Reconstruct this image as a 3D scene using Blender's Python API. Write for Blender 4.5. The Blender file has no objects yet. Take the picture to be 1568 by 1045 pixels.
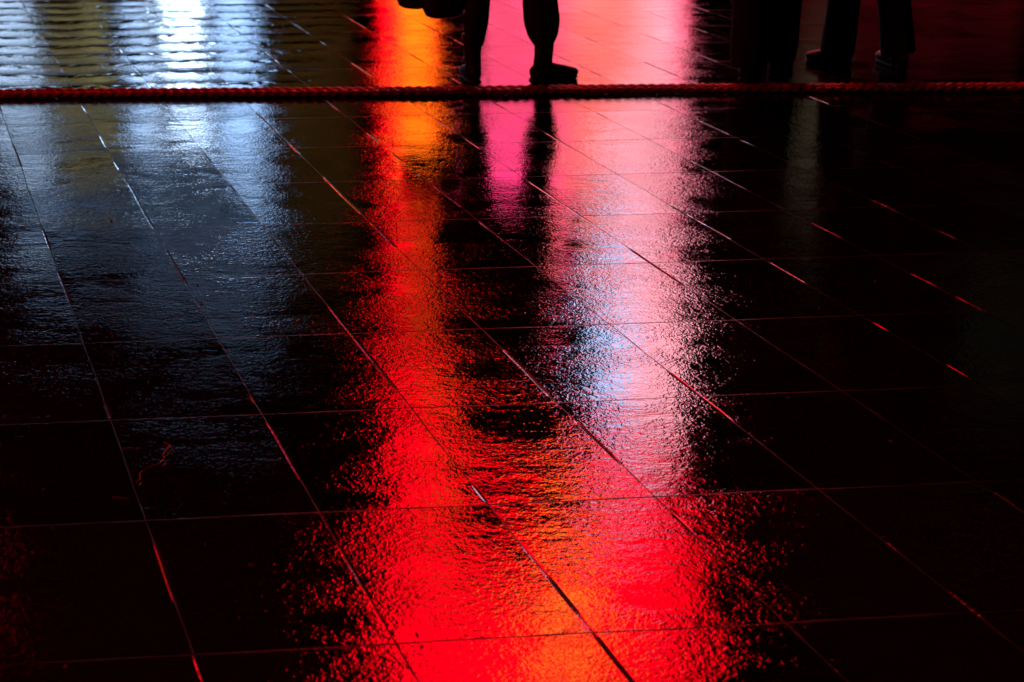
import bpy, bmesh, math, random
from mathutils import Vector, Matrix
random.seed(7)
scene = bpy.context.scene
COL = scene.collection

# ---------------------------------------------------------------- helpers
def link(o, parent=None):
    COL.objects.link(o)
    if parent: o.parent = parent
    return o
def empty(name, loc=(0,0,0), rotz=0):
    e = bpy.data.objects.new(name, None); e.location = loc; e.rotation_euler[2] = rotz
    e.empty_display_size = .2
    return link(e)
def obj_from_bm(name, bm, mat, parent=None, smooth=True):
    me = bpy.data.meshes.new(name); bm.normal_update(); bm.to_mesh(me); bm.free()
    if smooth:
        for p in me.polygons: p.use_smooth = True
    if mat: me.materials.append(mat)
    return link(bpy.data.objects.new(name, me), parent)
def box(bm, x0,x1,y0,y1,z0,z1):
    r = bmesh.ops.create_cube(bm, size=1)
    for v in r['verts']:
        v.co = Vector(((x0+x1)/2+v.co.x*(x1-x0),(y0+y1)/2+v.co.y*(y1-y0),(z0+z1)/2+v.co.z*(z1-z0)))
def tube(bm, pts, radii, ref=(1,0,0), n=16):
    pts=[Vector(p) for p in pts]; rings=[]; ref=Vector(ref)
    for i,p in enumerate(pts):
        a=pts[max(i-1,0)]; b=pts[min(i+1,len(pts)-1)]
        t=(b-a).normalized(); s=(ref-t*ref.dot(t))
        if s.length<1e-3: s=t.orthogonal()
        s.normalize(); u=t.cross(s)
        r=radii[i]; rx,ry=(r,r) if not isinstance(r,(tuple,list)) else r
        rings.append([bm.verts.new(p+s*rx*math.cos(k*2*math.pi/n)+u*ry*math.sin(k*2*math.pi/n)) for k in range(n)])
    for i in range(len(rings)-1):
        for k in range(n):
            bm.faces.new((rings[i][k],rings[i][(k+1)%n],rings[i+1][(k+1)%n],rings[i+1][k]))
    bm.faces.new(rings[0][::-1]); bm.faces.new(rings[-1])
def ball(bm, c, r, seg=16):
    m = Matrix.Translation(c) @ Matrix.Diagonal((r[0],r[1],r[2],1))
    bmesh.ops.create_uvsphere(bm,u_segments=seg,v_segments=seg//2+2,radius=1,matrix=m)
def remesh(o, vox, sm=4):
    m=o.modifiers.new('remesh','REMESH'); m.mode='VOXEL'; m.voxel_size=vox; m.use_smooth_shade=True
    s=o.modifiers.new('smooth','SMOOTH'); s.iterations=sm; s.factor=.5

class N:
    def __init__(s, tree): s.t=tree
    def new(s,typ,**kw):
        n=s.t.nodes.new(typ)
        for k,v in kw.items(): setattr(n,k,v)
        return n
    def put(s,sock,v):
        if isinstance(v,bpy.types.NodeSocket): s.t.links.new(v,sock)
        else: sock.default_value=v
    def m(s,op,a,b=None,c=None,clamp=False):
        n=s.new('ShaderNodeMath',operation=op,use_clamp=clamp)
        s.put(n.inputs[0],a)
        if b is not None: s.put(n.inputs[1],b)
        if c is not None: s.put(n.inputs[2],c)
        return n.outputs[0]
    def mr(s,v,a,b,c=0.,d=1.,smooth=True):
        n=s.new('ShaderNodeMapRange'); n.interpolation_type='SMOOTHSTEP' if smooth else 'LINEAR'
        s.put(n.inputs[0],v)
        for i,x in enumerate((a,b,c,d)): s.put(n.inputs[i+1],x)
        return n.outputs[0]
    def noise(s,vec,scale,detail=2,rough=.5,dist=0):
        n=s.new('ShaderNodeTexNoise'); s.put(n.inputs['Vector'],vec)
        n.inputs['Scale'].default_value=scale; n.inputs['Detail'].default_value=detail
        n.inputs['Roughness'].default_value=rough; n.inputs['Distortion'].default_value=dist
        return n.outputs['Fac']
    def scale(s,vec,v):
        n=s.new('ShaderNodeVectorMath',operation='MULTIPLY'); s.put(n.inputs[0],vec); n.inputs[1].default_value=v
        return n.outputs[0]
def newmat(name):
    m=bpy.data.materials.new(name); m.use_nodes=True
    nt=m.node_tree; b=nt.nodes['Principled BSDF']
    return m,N(nt),b
def cloth(name,col,rough=.85,sc=60,bump=.002):
    m,k,b=newmat(name)
    tc=k.new('ShaderNodeTexCoord').outputs['Object']
    f=k.noise(tc,sc,2,.6); g=k.noise(tc,7,2,.5)
    mix=k.new('ShaderNodeMix',data_type='RGBA'); k.put(mix.inputs[0],g)
    mix.inputs[6].default_value=(*[c*.6 for c in col],1); mix.inputs[7].default_value=(*[c*1.3 for c in col],1)
    k.put(b.inputs['Base Color'],mix.outputs[2]); b.inputs['Roughness'].default_value=rough
    bp=k.new('ShaderNodeBump'); bp.inputs['Distance'].default_value=bump
    k.put(bp.inputs['Height'],k.m('ADD',f,k.m('MULTIPLY',g,6))); k.put(b.inputs['Normal'],bp.outputs[0])
    return m

# ---------------------------------------------------------------- wet stone pavement
def pavement_material():
    m,k,b=newmat('wet_stone')
    tc=k.new('ShaderNodeTexCoord').outputs['Object']
    sep=k.new('ShaderNodeSeparateXYZ'); k.put(sep.inputs[0],tc)
    x,y=sep.outputs[0],sep.outputs[1]
    big=k.noise(tc,2.3,1,.5)
    med=k.noise(tc,11,1,.5)
    wob=k.m('MULTIPLY',k.m('SUBTRACT',big,.5),.012)
    u=k.m('DIVIDE',k.m('ADD',k.m('SUBTRACT',k.m('ADD',x,k.m('MULTIPLY',y,.416)),1.126),wob),.396)
    v=k.m('DIVIDE',k.m('ADD',k.m('SUBTRACT',k.m('SUBTRACT',y,k.m('MULTIPLY',x,.094)),3.363),wob),.525)
    fu=k.m('FRACT',u); fv=k.m('FRACT',v)
    du=k.m('MULTIPLY',k.m('MINIMUM',fu,k.m('SUBTRACT',1.,fu)),.365)
    dv=k.m('MULTIPLY',k.m('MINIMUM',fv,k.m('SUBTRACT',1.,fv)),.52*.62)
    fv2=k.m('FRACT',k.m('ADD',k.m('MULTIPLY',v,2.),k.m('MULTIPLY',k.m('SUBTRACT',med,.5),.35)))
    far=k.m('MULTIPLY',k.mr(y,6.85,7.0),k.mr(x,-.95,-1.1))
    q=k.m('SUBTRACT',k.m('MULTIPLY',fv2,2.),1.); q2=k.m('MULTIPLY',q,q)
    sett=k.m('MULTIPLY',k.m('MULTIPLY',q2,far),k.m('MULTIPLY',med,-.0085))
    d=k.m('MINIMUM',du,dv)
    cid=k.new('ShaderNodeCombineXYZ'); k.put(cid.inputs[0],k.m('FLOOR',u)); k.put(cid.inputs[1],k.m('FLOOR',v))
    wn=k.new('ShaderNodeTexWhiteNoise',noise_dimensions='3D'); k.put(wn.inputs[0],cid.outputs[0])
    rnd=wn.outputs['Value']
    jw=k.mr(med,.35,.65,.0020,.0036)
    joint=k.mr(d,0.,jw,1.,0.)
    cm=k.mr(k.noise(tc,2.6,1,.6),.50,.60,-.00002,-.0010)
    cham=k.m('MULTIPLY',k.mr(du,0.,.006,1.,0.),cm)
    grainA=k.noise(tc,130,1,.6,.2)
    grainB=k.noise(tc,60,2,.6,.4)
    stri=k.noise(k.scale(tc,(8,34,1)),1,2,.6,.4)
    # worn / puddled patches are smooth, others keep the sawn grain
    patch=k.noise(k.scale(tc,(3.2,5.0,1)),1,3,.6,.6)
    gm=k.m('MULTIPLY',k.mr(patch,.36,.60,.45,1.05),k.mr(rnd,0.,1.,.85,1.12))
    gr=k.m('ADD',k.m('MULTIPLY',grainA,.00038),k.m('MULTIPLY',grainB,.00078))
    gr=k.m('MULTIPLY',gr,gm)
    h=k.m('ADD',gr,k.m('MULTIPLY',stri,.00045))
    h=k.m('ADD',h,k.m('MULTIPLY',med,.0006))
    h=k.m('ADD',h,k.m('MULTIPLY',big,.0009))
    h=k.m('ADD',h,k.m('ADD',sett,cham))
    bp=k.new('ShaderNodeBump'); bp.inputs['Distance'].default_value=1; bp.inputs['Strength'].default_value=1
    k.put(bp.inputs['Height'],h)
    tilt=k.new('ShaderNodeVectorMath',operation='SUBTRACT'); k.put(tilt.inputs[0],wn.outputs['Color']); tilt.inputs[1].default_value=(.5,.5,.5)
    tl=k.new('ShaderNodeVectorMath',operation='MULTIPLY'); k.put(tl.inputs[0],tilt.outputs[0]); tl.inputs[1].default_value=(.008,.026,0)
    ad=k.new('ShaderNodeVectorMath',operation='ADD'); k.put(ad.inputs[0],bp.outputs[0]); k.put(ad.inputs[1],tl.outputs[0])
    nm=k.new('ShaderNodeVectorMath',operation='NORMALIZE'); k.put(nm.inputs[0],ad.outputs[0])
    k.put(b.inputs['Normal'],nm.outputs[0])
    tone=k.m('ADD',k.m('MULTIPLY',rnd,.006),k.m('MULTIPLY',grainB,.016))
    tone=k.m('MULTIPLY',tone,k.m('SUBTRACT',1.,k.m('MULTIPLY',joint,.8)))
    cc=k.new('ShaderNodeCombineColor'); 
    for i in range(3): k.put(cc.inputs[i],tone)
    k.put(b.inputs['Base Color'],cc.outputs[0])
    dry=k.mr(stri,.52,.75,0.,.05)
    ro=k.m('ADD',k.m('ADD',.025,dry),k.m('MULTIPLY',rnd,.015))
    ro=k.m('ADD',ro,k.mr(patch,.4,.65,0.,.02))
    ro=k.m('ADD',ro,k.m('MULTIPLY',joint,.4))
    k.put(b.inputs['Roughness'],ro)
    b.inputs['IOR'].default_value=1.5
    sp=k.m('SUBTRACT',.5,k.m('MULTIPLY',joint,.49))
    k.put(b.inputs['Specular IOR Level'],sp)
    return m
bm=bmesh.new()
bmesh.ops.create_grid(bm,x_segments=8,y_segments=8,size=150)
obj_from_bm('wet_stone_pavement',bm,pavement_material(),smooth=False)

# ---------------------------------------------------------------- flat plaited rope lying on the ground
def rope_y(x): return 6.87+.020*x+.03*math.sin(x*.55+.4)+.006*math.sin(x*2.3)
m_rope,k,b=newmat('red_rope')
tc=k.new('ShaderNodeTexCoord').outputs['Object']
nz=k.noise(tc,40,3,.6)
mix=k.new('ShaderNodeMix',data_type='RGBA'); k.put(mix.inputs[0],k.mr(nz,.35,.65))
mix.inputs[6].default_value=(.16,.012,.018,1); mix.inputs[7].default_value=(.5,.07,.09,1)
k.put(b.inputs['Base Color'],mix.outputs[2]); b.inputs['Roughness'].default_value=.4
bp=k.new('ShaderNodeBump'); bp.inputs['Distance'].default_value=.004; k.put(bp.inputs['Height'],nz); k.put(b.inputs['Normal'],bp.outputs[0])
bm=bmesh.new()
for c in range(4):
    sg=1 if c%2 else -1
    for s in range(2):
        pts=[];rad=[]
        L=13; n=int(L/.012)
        for i in range(n):
            x=-6.5+L*i/n; ph=sg*(x/.10*2*math.pi)+s*math.pi+c*.6
            pts.append((x,rope_y(x)+c*.025+.0062*math.cos(ph),.0175+.0062*math.sin(ph)+(.003 if c in(1,2) else 0))); rad.append(.0100)
        tube(bm,pts,rad,ref=(0,0,1),n=7)
obj_from_bm('rope',bm,m_rope)

# ---------------------------------------------------------------- litter
m_wire,k,b=newmat('wet_plastic'); b.inputs['Base Color'].default_value=(.5,.08,.08,1); b.inputs['Roughness'].default_value=.15
root=empty('litter',(0,0,0))
def strip(name,pts,r):
    bm=bmesh.new(); tube(bm,[(p[0],p[1],r*.7+p[2]) for p in pts],[(r,r*.5)]*len(pts),ref=(0,0,1),n=8); obj_from_bm(name,bm,m_wire,root)
strip('twisted_strip',[(-.86+.022*math.sin(i*.55)+.01*math.sin(i*1.7),3.14-.030*i*.8,.004*abs(math.sin(i*.9))) for i in range(10)],.0028)
strip('short_strip',[(-.95+.012*i,3.10+.002*math.sin(i*2),.002) for i in range(4)],.0035)
strip('scrap',[(-.915+.010*i,2.86-.002*i,.002) for i in range(5)],.0028)
for i in range(34):
    x=random.uniform(-1.6,1.3); y=random.uniform(2.2,5.2); a=random.uniform(0,3.1); L=random.uniform(.004,.012)
    strip('crumb_%d'%i,[(x,y,0),(x+L*.5*math.cos(a),y+L*.5*math.sin(a),.002),(x+L*math.cos(a),y+L*math.sin(a),0)],random.uniform(.0015,.0035))

# ---------------------------------------------------------------- people
M_BLACK=cloth('dark_cloth',(.010,.010,.012))
M_BOOT=cloth('boot_leather',(.010,.009,.009),.6,90,.0006)
M_HAIR=cloth('dark_hair',(.015,.01,.008),.5,140,.003)
M_SKIN=cloth('skin',(.42,.26,.2),.5,160,.0003)
M_BAG=cloth('bag_leather',(.014,.012,.013),.5,80,.0008)

def hand(bm,w,d,side,pn,s=1.):
    w=Vector(w); d=Vector(d).normalized(); side=Vector(side).normalized(); pn=Vector(pn).normalized()
    tube(bm,[w-d*.03,w,w+d*.04,w+d*.085],[(.024,.02),(.026,.018),(.038,.016),(.040,.014)],ref=side)
    for i,(o,L) in enumerate(((.030,.072),(.010,.082),(-.010,.076),(-.029,.06))):
        p=w+d*.075+side*o; q=p+d*L*.45+pn*.008; r=q+d*L*.25+pn*.022; e=r-d*.004+pn*.022
        tube(bm,[p,q,r,e],[.0095,.009,.0082,.007],ref=side,n=8)
    p=w+d*.02+side*.026
    tube(bm,[p,p+d*.03+side*.024+pn*.006,p+d*.055+side*.026+pn*.022,p+d*.07+side*.018+pn*.03],[.014,.012,.010,.008],ref=pn,n=8)

def person(name,loc,rotz,feet,legw,hands,coat=.72,height=1.78,hair='short',shaft=.22,loose=False,arms_out=.03,wide=1.):
    root=empty(name,loc,rotz); k=height/1.78
    bm=bmesh.new()
    for sgn,(fx,fy,yaw),w in zip((-1,1),feet,legw):
        hip=Vector((sgn*.09,0,.92*k)); an=Vector((fx,fy,.10)); kn=hip.lerp(an,.5)+Vector((sgn*.005,.025,0))
        if loose:
            P=[hip,hip.lerp(kn,.5),kn,kn.lerp(an,.5),kn.lerp(an,.85),kn.lerp(an,1.08)]
            R=[(.10,.11),(.095,.10),(.085*w,.09),(.084*w,.09),(.088*w,.095),(.080*w,.10)]
        else:
            P=[hip,hip.lerp(kn,.5),kn,kn.lerp(an,.3),kn.lerp(an,.52),kn.lerp(an,.68),kn.lerp(an,.80)]
            R=[(.095,.105),(.088,.095),(.068*(1+w)/2,.075),(.078*w,.088),(.080*w,.088),(.068*w,.072),(.050,.056)]
        tube(bm,P,R)
    tube(bm,[(0,0,coat*k),(0,0,.86*k),(0,0,1.0*k),(0,-.01,1.12*k),(0,-.01,1.28*k),(0,-.01,1.38*k),(0,-.005,1.45*k),(0,0,1.50*k)],
         [(.225*wide,.15),(.21*wide,.14),(.185*wide,.125),(.18*wide,.12),(.21*wide,.13),(.21*wide,.12),(.13,.095),(.068,.07)],n=24)
    for sgn,h in zip((-1,1),hands):
        sh=Vector((sgn*.185*wide,-.005,1.40*k)); h=Vector(h); el=sh.lerp(h,.52)+Vector((sgn*arms_out,-.04,0))
        tube(bm,[sh-Vector((sgn*.05,0,0)),sh,sh.lerp(el,.5),el,el.lerp(h,.5),h],[.06,.070,.066,.060,.054,.044],ref=(0,1,0))
    o=obj_from_bm('clothes',bm,M_BLACK,root); remesh(o,.011,5)
    for i,(fx,fy,yaw) in enumerate(feet):
        bm=bmesh.new(); R=Matrix.Rotation(-yaw,3,'Z')
        def T(s,z,l=0): return R@Vector((l,s,z))+Vector((fx,fy,0))
        side=R@Vector((1,0,0))
        tube(bm,[T(-.085,.045),T(-.07,.05),T(-.03,.055),T(.03,.052),T(.09,.045),T(.14,.038),T(.175,.034),T(.195,.03)],
             [(.018,.03),(.032,.04),(.036,.05),(.038,.046),(.045,.036),(.044,.028),(.034,.022),(.014,.012)],ref=side,n=20)
        sh_=.12 if loose else shaft
        tube(bm,[T(-.02,.04),T(-.018,.09),T(-.012,.09+(sh_-.09)*.4),T(-.01,.09+(sh_-.09)*.8),T(-.01,sh_+.03)],[(.042,.055),(.040,.052),(.042,.05),(.047,.052),(.053,.057)],ref=side,n=20)
        for s0,s1,hw,z1 in ((-.09,-.02,.034,.03),(-.03,.19,.040,.016)):
            tube(bm,[T(s0,z1/2),T(s0+.012,z1/2),T((s0+s1)/2,z1/2),T(s1-.03,z1/2),T(s1,z1/2)],[(hw*.6,z1/2),(hw,z1/2),(hw*1.1,z1/2),(hw,z1/2),(hw*.4,z1/2)],ref=side,n=12)
        o=obj_from_bm('boot_%d'%(i+1),bm,M_BOOT,root); remesh(o,.0055,3)
    z=k
    bm=bmesh.new()
    tube(bm,[(0,0,1.44*z),(0,.005,1.52*z),(0,.01,1.58*z)],[(.062,.062),(.055,.057),(.052,.055)])
    ball(bm,(0,.0,1.665*z),(.076,.094,.105),24); ball(bm,(0,.035,1.605*z),(.05,.052,.048))
    tube(bm,[(0,.085,1.675*z),(0,.104,1.65*z),(0,.112,1.635*z),(0,.09,1.625*z)],[.009,.012,.015,.012],n=10)
    ball(bm,(0,.083,1.597*z),(.024,.012,.007)); ball(bm,(0,.078,1.58*z),(.022,.014,.008))
    for sg in (-1,1):
        ball(bm,(sg*.031,.078,1.668*z),(.014,.012,.009)); ball(bm,(sg*.031,.083,1.688*z),(.02,.01,.006))
        ball(bm,(sg*.079,-.005,1.655*z),(.010,.02,.032))
    o=obj_from_bm('head',bm,M_SKIN,root); remesh(o,.005,2)
    bm=bmesh.new()
    ball(bm,(0,-.018,1.69*z),(.090,.100,.100),24)
    if hair=='long': tube(bm,[(0,-.04,1.72*z),(0,-.06,1.62*z),(0,-.07,1.52*z),(0,-.085,1.42*z)],[(.08,.06),(.095,.05),(.10,.045),(.06,.025)])
    o=obj_from_bm('hair',bm,M_HAIR,root); remesh(o,.007,2)
    for i,(sgn,h) in enumerate(zip((-1,1),hands)):
        bm=bmesh.new(); sh=Vector((sgn*.185,0,1.4*k)); d=(Vector(h)-sh).normalized()
        hand(bm,Vector(h)+d*.02,d,(0,1,0),(-sgn,0,0))
        o=obj_from_bm('hand_%d'%(i+1),bm,M_SKIN,root); remesh(o,.0035,1)
    return root
D=math.radians
person('standing_person',(-.015,7.16,0),0,[(-.185,.0,D(-12)),(.185,.01,D(58))],(.80,1.16),[(-.36,.04,.80),(.34,.05,.84)],coat=.60,height=1.84,hair='long',arms_out=.08,wide=1.13)
person('walking_person',(1.28,7.28,0),D(-20),[(-.05,-.10,D(0)),(.06,.16,D(8))],(1.1,1.1),[(-.27,.12,.80),(.27,-.08,.80)],coat=.80,height=1.75,loose=True)
person('walking_person.001',(1.87,7.55,0),D(35),[(-.12,.08,D(-8)),(.12,-.12,D(20))],(1.0,1.0),[(-.27,-.1,.82),(.27,.12,.82)],coat=.6,height=1.7,hair='long',loose=True)
person('pedestrian',(-5.45,17.4,0),D(160),[(-.1,.1,0),(.1,-.1,0)],(1.,1.),[(-.27,.08,.8),(.27,-.05,.8)],loose=True)
person('pedestrian.001',(-4.85,17.9,0),D(175),[(-.1,-.08,0),(.1,.1,0)],(1.,1.),[(-.27,.08,.8),(.27,-.05,.8)],height=1.7,hair='long',loose=True)

def bag(name,loc,w,dp,h,rotz,handle):
    root=empty(name,loc,rotz)
    bm=bmesh.new()
    tube(bm,[(0,0,0),(0,0,.012),(0,0,.05),(0,0,h*.45),(0,0,h*.8),(0,0,h*.97),(0,0,h)],
      [(w*.30,dp*.3),(w*.42,dp*.44),(w*.5,dp*.52),(w*.5,dp*.5),(w*.44,dp*.36),(w*.36,dp*.16),(w*.3,dp*.08)],n=28)
    o=obj_from_bm('pouch',bm,M_BAG,root); remesh(o,.006,3)
    for j,yy in enumerate((-.012,.012)):
        bm=bmesh.new(); pts=[]
        for i in range(17):
            a=math.pi*i/16; pts.append((-math.cos(a)*w*.26,yy,h*.93+math.sin(a)*handle))
        tube(bm,pts,[(.008,.005)]*17,ref=(0,1,0),n=8)
        obj_from_bm('handle_%d'%(j+1),bm,M_BAG,root)
bag('handbag',(-.34,7.17,.325),.22,.13,.28,D(10),.14)
bag('handbag.001',(-.50,7.24,.36),.19,.12,.25,D(-35),.16)

# ---------------------------------------------------------------- buildings and lit signs
def stone(name,col):
    m,k,b=newmat(name); tc=k.new('ShaderNodeTexCoord').outputs['Object']
    f=k.noise(tc,1.2,3,.6); mix=k.new('ShaderNodeMix',data_type='RGBA'); k.put(mix.inputs[0],f)
    mix.inputs[6].default_value=(*[c*.7 for c in col],1); mix.inputs[7].default_value=(*[c*1.2 for c in col],1)
    k.put(b.inputs['Base Color'],mix.outputs[2]); b.inputs['Roughness'].default_value=.85
    return m
M_WALL=stone('facade_stone',(.22,.21,.2)); M_TRIM=stone('trim_stone',(.3,.29,.27))
M_GLASS,k,b=newmat('dark_glass'); b.inputs['Base Color'].default_value=(.01,.012,.015,1); b.inputs['Roughness'].default_value=.08
M_METAL,k,b=newmat('black_metal'); b.inputs['Base Color'].default_value=(.03,.03,.03,1); b.inputs['Roughness'].default_value=.5; b.inputs['Metallic'].default_value=.6
def building(x0,x1,yf,ht,bay=2.4,storey=3.6,rot=0):
    root=empty('office_building',((x0+x1)/2,yf,0),rot); hw=(x1-x0)/2
    nb=max(1,round((x1-x0)/bay)); bw=(x1-x0)/nb; ns=int((ht-1)//storey)
    w=bmesh.new(); t=bmesh.new(); g=bmesh.new()
    box(w,-hw,hw,.6,10,0,ht)
    for i in range(nb+1):
        xx=-hw+i*bw; box(w,max(-hw,xx-.35),min(hw,xx+.35),0,.597,0,ht-.9)
    for s in range(ns+1):
        z=s*storey
        if s: 
            for i in range(nb): box(w,-hw+i*bw+.353,-hw+(i+1)*bw-.353,.05,.597,z-.5,z+.5)
        if s: box(t,-hw,hw,-.12,-.003,z+.5,z+.62)
        for i in range(nb):
            xa=-hw+i*bw+.40; xb=xa+bw-.80; z0=z+(.65 if s else .1); z1=min(z+storey-.55,ht-1.2)
            if z1-z0<.8: continue
            box(g,xa,xb,.50,.53,z0,z1); box(t,(xa+xb)/2-.03,(xa+xb)/2+.03,.44,.497,z0,z1); box(t,xa,xb,.38,.435,(z0+z1)/2-.03,(z0+z1)/2+.03)
    box(t,-hw-.1,hw+.1,-.35,.6,ht-.88,ht+.2)
    obj_from_bm('walls',w,M_WALL,root,False); obj_from_bm('trim',t,M_TRIM,root,False); obj_from_bm('windows',g,M_GLASS,root,False)
building(-16.5,-3.1,24.6,17); building(-3.0,4.6,24.6,24); building(4.7,17,24.6,15)
building(-14,6,-8.2,14,rot=math.pi)

def led(name,x0,x1,z0,z1,stops,st,scale=(1,1),y=24.,dark=.35,seed=0,rot=0,sampled=False,posts=False):
    root=empty(name,((x0+x1)/2,y,(z0+z1)/2),rot); w=(x1-x0)/2; h=(z1-z0)/2
    m,k,b=newmat(name+'_picture')
    tc=k.new('ShaderNodeTexCoord').outputs['Object']
    sep=k.new('ShaderNodeSeparateXYZ'); k.put(sep.inputs[0],tc)
    off=k.new('ShaderNodeVectorMath',operation='ADD'); k.put(off.inputs[0],k.scale(tc,(scale[0],1,scale[1]))); off.inputs[1].default_value=(seed*3.1,seed,seed*7.7)
    f=k.noise(off.outputs[0],1,1,.5,.6)
    tx=k.m('ADD',k.mr(sep.outputs[0],-w,w,0.,1.,False),k.m('MULTIPLY',k.m('SUBTRACT',f,.5),.35))
    cr=k.new('ShaderNodeValToRGB'); k.put(cr.inputs[0],tx); e=cr.color_ramp.elements
    while len(e)<len(stops): e.new(.5)
    for i,(p,c) in enumerate(stops): e[i].position=p; e[i].color=(*c,1)
    lum=k.mr(k.noise(off.outputs[0],1.6,1,.5),.36,.6,dark,1.)
    k.put(b.inputs['Emission Color'],cr.outputs[0]); k.put(b.inputs['Emission Strength'],k.m('MULTIPLY',lum,st))
    b.inputs['Base Color'].default_value=(.01,.01,.01,1)
    if not sampled: m.cycles.emission_sampling='NONE'
    bm=bmesh.new(); box(bm,-w,w,0,.06,-h,h); obj_from_bm('panel',bm,m,root,False)
    bm=bmesh.new(); t=.07
    box(bm,-w-t,w+t,-.03,.12,h+.003,h+t); box(bm,-w-t,w+t,-.03,.12,-h-t,-h-.003)
    box(bm,-w-t,-w-.003,-.03,.12,-h,h); box(bm,w+.003,w+t,-.03,.12,-h,h)
    box(bm,-w,w,.063,.12,-h,h)
    if posts:
        for xx in (-w*.8,w*.8): box(bm,xx-.05,xx+.05,.123,.22,-(z0+z1)/2,h)
    else:
        for zz in (-h*.6,h*.6):
            for xx in (-w*.7,w*.7): box(bm,xx-.04,xx+.04,.125,.62,zz-.04,zz+.04)
    obj_from_bm('frame',bm,M_METAL,root,False)
RED=(1,.0,.008); ORG=(1,.14,.004); PNK=(1,.08,.18); MAG=(1,.04,.20); COR=(1,.16,.14); WHP=(1,.36,.44); BLU=(.35,.58,1); BW=(.48,.68,1)
YEL=(1,.12,.012); ORD=(1,.055,.003)
led('led_banner',-2.2,-1.25,1.2,5.0,[(0,RED),(.2,RED),(.45,ORG),(.85,ORG),(1,RED)],6.5,(.5,.5),dark=.3,seed=1)
led('led_banner',-2.2,-1.4,5.15,9.7,[(0,RED),(.4,RED),(.6,ORD),(.85,ORD),(1,RED)],8,(.6,.5),dark=.2,seed=6)
led('led_billboard',-.50,2.95,.8,4.5,[(0,PNK),(.3,PNK),(.5,COR),(.7,COR),(.88,WHP),(1,PNK)],4,(.5,.4),dark=.5,seed=2)
led('led_billboard',-.50,2.95,4.65,7.0,[(0,MAG),(.3,MAG),(.5,COR),(.65,WHP),(.9,WHP),(1,PNK)],6.5,(.5,.5),dark=.35,seed=21)
led('led_billboard',1.55,3.05,7.15,9.4,[(0,BLU),(.28,BLU),(.5,WHP),(1,WHP)],9.5,(.7,.6),dark=.6,seed=4)
led('led_billboard',1.55,3.05,9.55,10.6,[(0,PNK),(.4,WHP),(1,WHP)],10,(.7,.6),dark=.5,seed=3)
led('led_billboard',1.5,3.2,10.75,12.6,[(0,PNK),(.4,PNK),(1,RED)],13,(.7,.6),dark=.4,seed=22)
led('led_billboard',-2.3,-1.15,9.9,12.6,[(0,RED),(.6,RED),(1,ORD)],15,(.6,.6),dark=.5,seed=23)
led('led_billboard',-2.4,3.7,12.8,20,[(0,RED),(.43,RED),(.52,YEL),(.57,YEL),(.65,RED),(1,RED)],21,(.35,.25),dark=.5,seed=5)
led('shop_sign',-8.8,-8.05,1.6,5.0,[(0,BW),(1,BW)],4.5,(1,1),dark=.4,seed=6)
led('shop_sign',-7.85,-6.75,1.6,4.8,[(0,(.7,.6,.25)),(1,(.65,.6,.28))],.8,(1,1),dark=.2,seed=7)
led('shop_sign',-6.55,-6.05,1.6,5.0,[(0,BLU),(1,BW)],5,(1,1),dark=.4,seed=8)
led('shop_sign',-5.85,-5.2,1.3,4.2,[(0,BW),(1,BW)],12,(1,1),dark=.7,seed=9)
led('shop_sign',-4.95,-4.3,1.6,5.3,[(0,BLU),(1,BLU)],5,(1,1),dark=.4,seed=10)
led('shop_sign',-8.7,-4.2,5.5,6.6,[(0,BLU),(1,BLU)],1.1,(.8,.8),dark=.08,seed=11)
led('shop_sign',-6.8,-4.4,7.4,8.0,[(0,BLU),(1,BLU)],.9,(.8,.8),dark=.08,seed=13)
led('shop_sign',-4.1,-2.7,2.0,7.0,[(0,(.6,.35,.08)),(1,(.6,.25,.05))],.14,(1,1),seed=12)
led('shop_sign',4.9,5.6,3.,6.,[(0,(.6,.5,.3)),(1,(.6,.5,.3))],.15,(1,1),seed=13)
led('shop_sign',4.7,8.5,.9,2.9,[(0,(1,.02,.06)),(1,(1,.03,.05))],.10,(1,1),seed=14)
led('shop_sign',8.2,10.5,7.,10.5,[(0,(.5,.6,.4)),(1,(.4,.5,.35))],.03,(1,1),seed=15)
led('shop_sign',-12.0,-11.0,9.5,15,[(0,RED),(1,RED)],3,(1,1),dark=.2,seed=16)
led('rope_fill_light',-6.4,-4.8,2.2,3.4,[(0,RED),(1,RED)],8.5,(1,1),y=4.9,dark=.9,seed=17,rot=D(80),sampled=True,posts=True)  # added red glowing panel on posts, out of view, to light the rope

# ---------------------------------------------------------------- world, camera
w=bpy.data.worlds.new("World"); scene.world=w; w.use_nodes=True
nt=w.node_tree; bg=nt.nodes['Background']
sky=nt.nodes.new('ShaderNodeTexSky'); sky.sky_type='NISHITA'; sky.sun_disc=False
sky.sun_elevation=D(-4); sky.sun_rotation=D(200)
nt.links.new(sky.outputs[0],bg.inputs['Color']); bg.inputs['Strength'].default_value=.004
cam=bpy.data.cameras.new('camera'); co=bpy.data.objects.new('camera',cam); link(co)
co.location=(0,0,1.6); co.rotation_euler=(D(90-22.9),0,0)
cam.lens=50; cam.sensor_width=36; cam.clip_end=500; cam.clip_start=.05
cam.dof.use_dof=True; cam.dof.focus_distance=4.2; cam.dof.aperture_fstop=4.5
scene.camera=co
scene.view_settings.view_transform='Standard'; scene.view_settings.look='None'; scene.view_settings.exposure=0
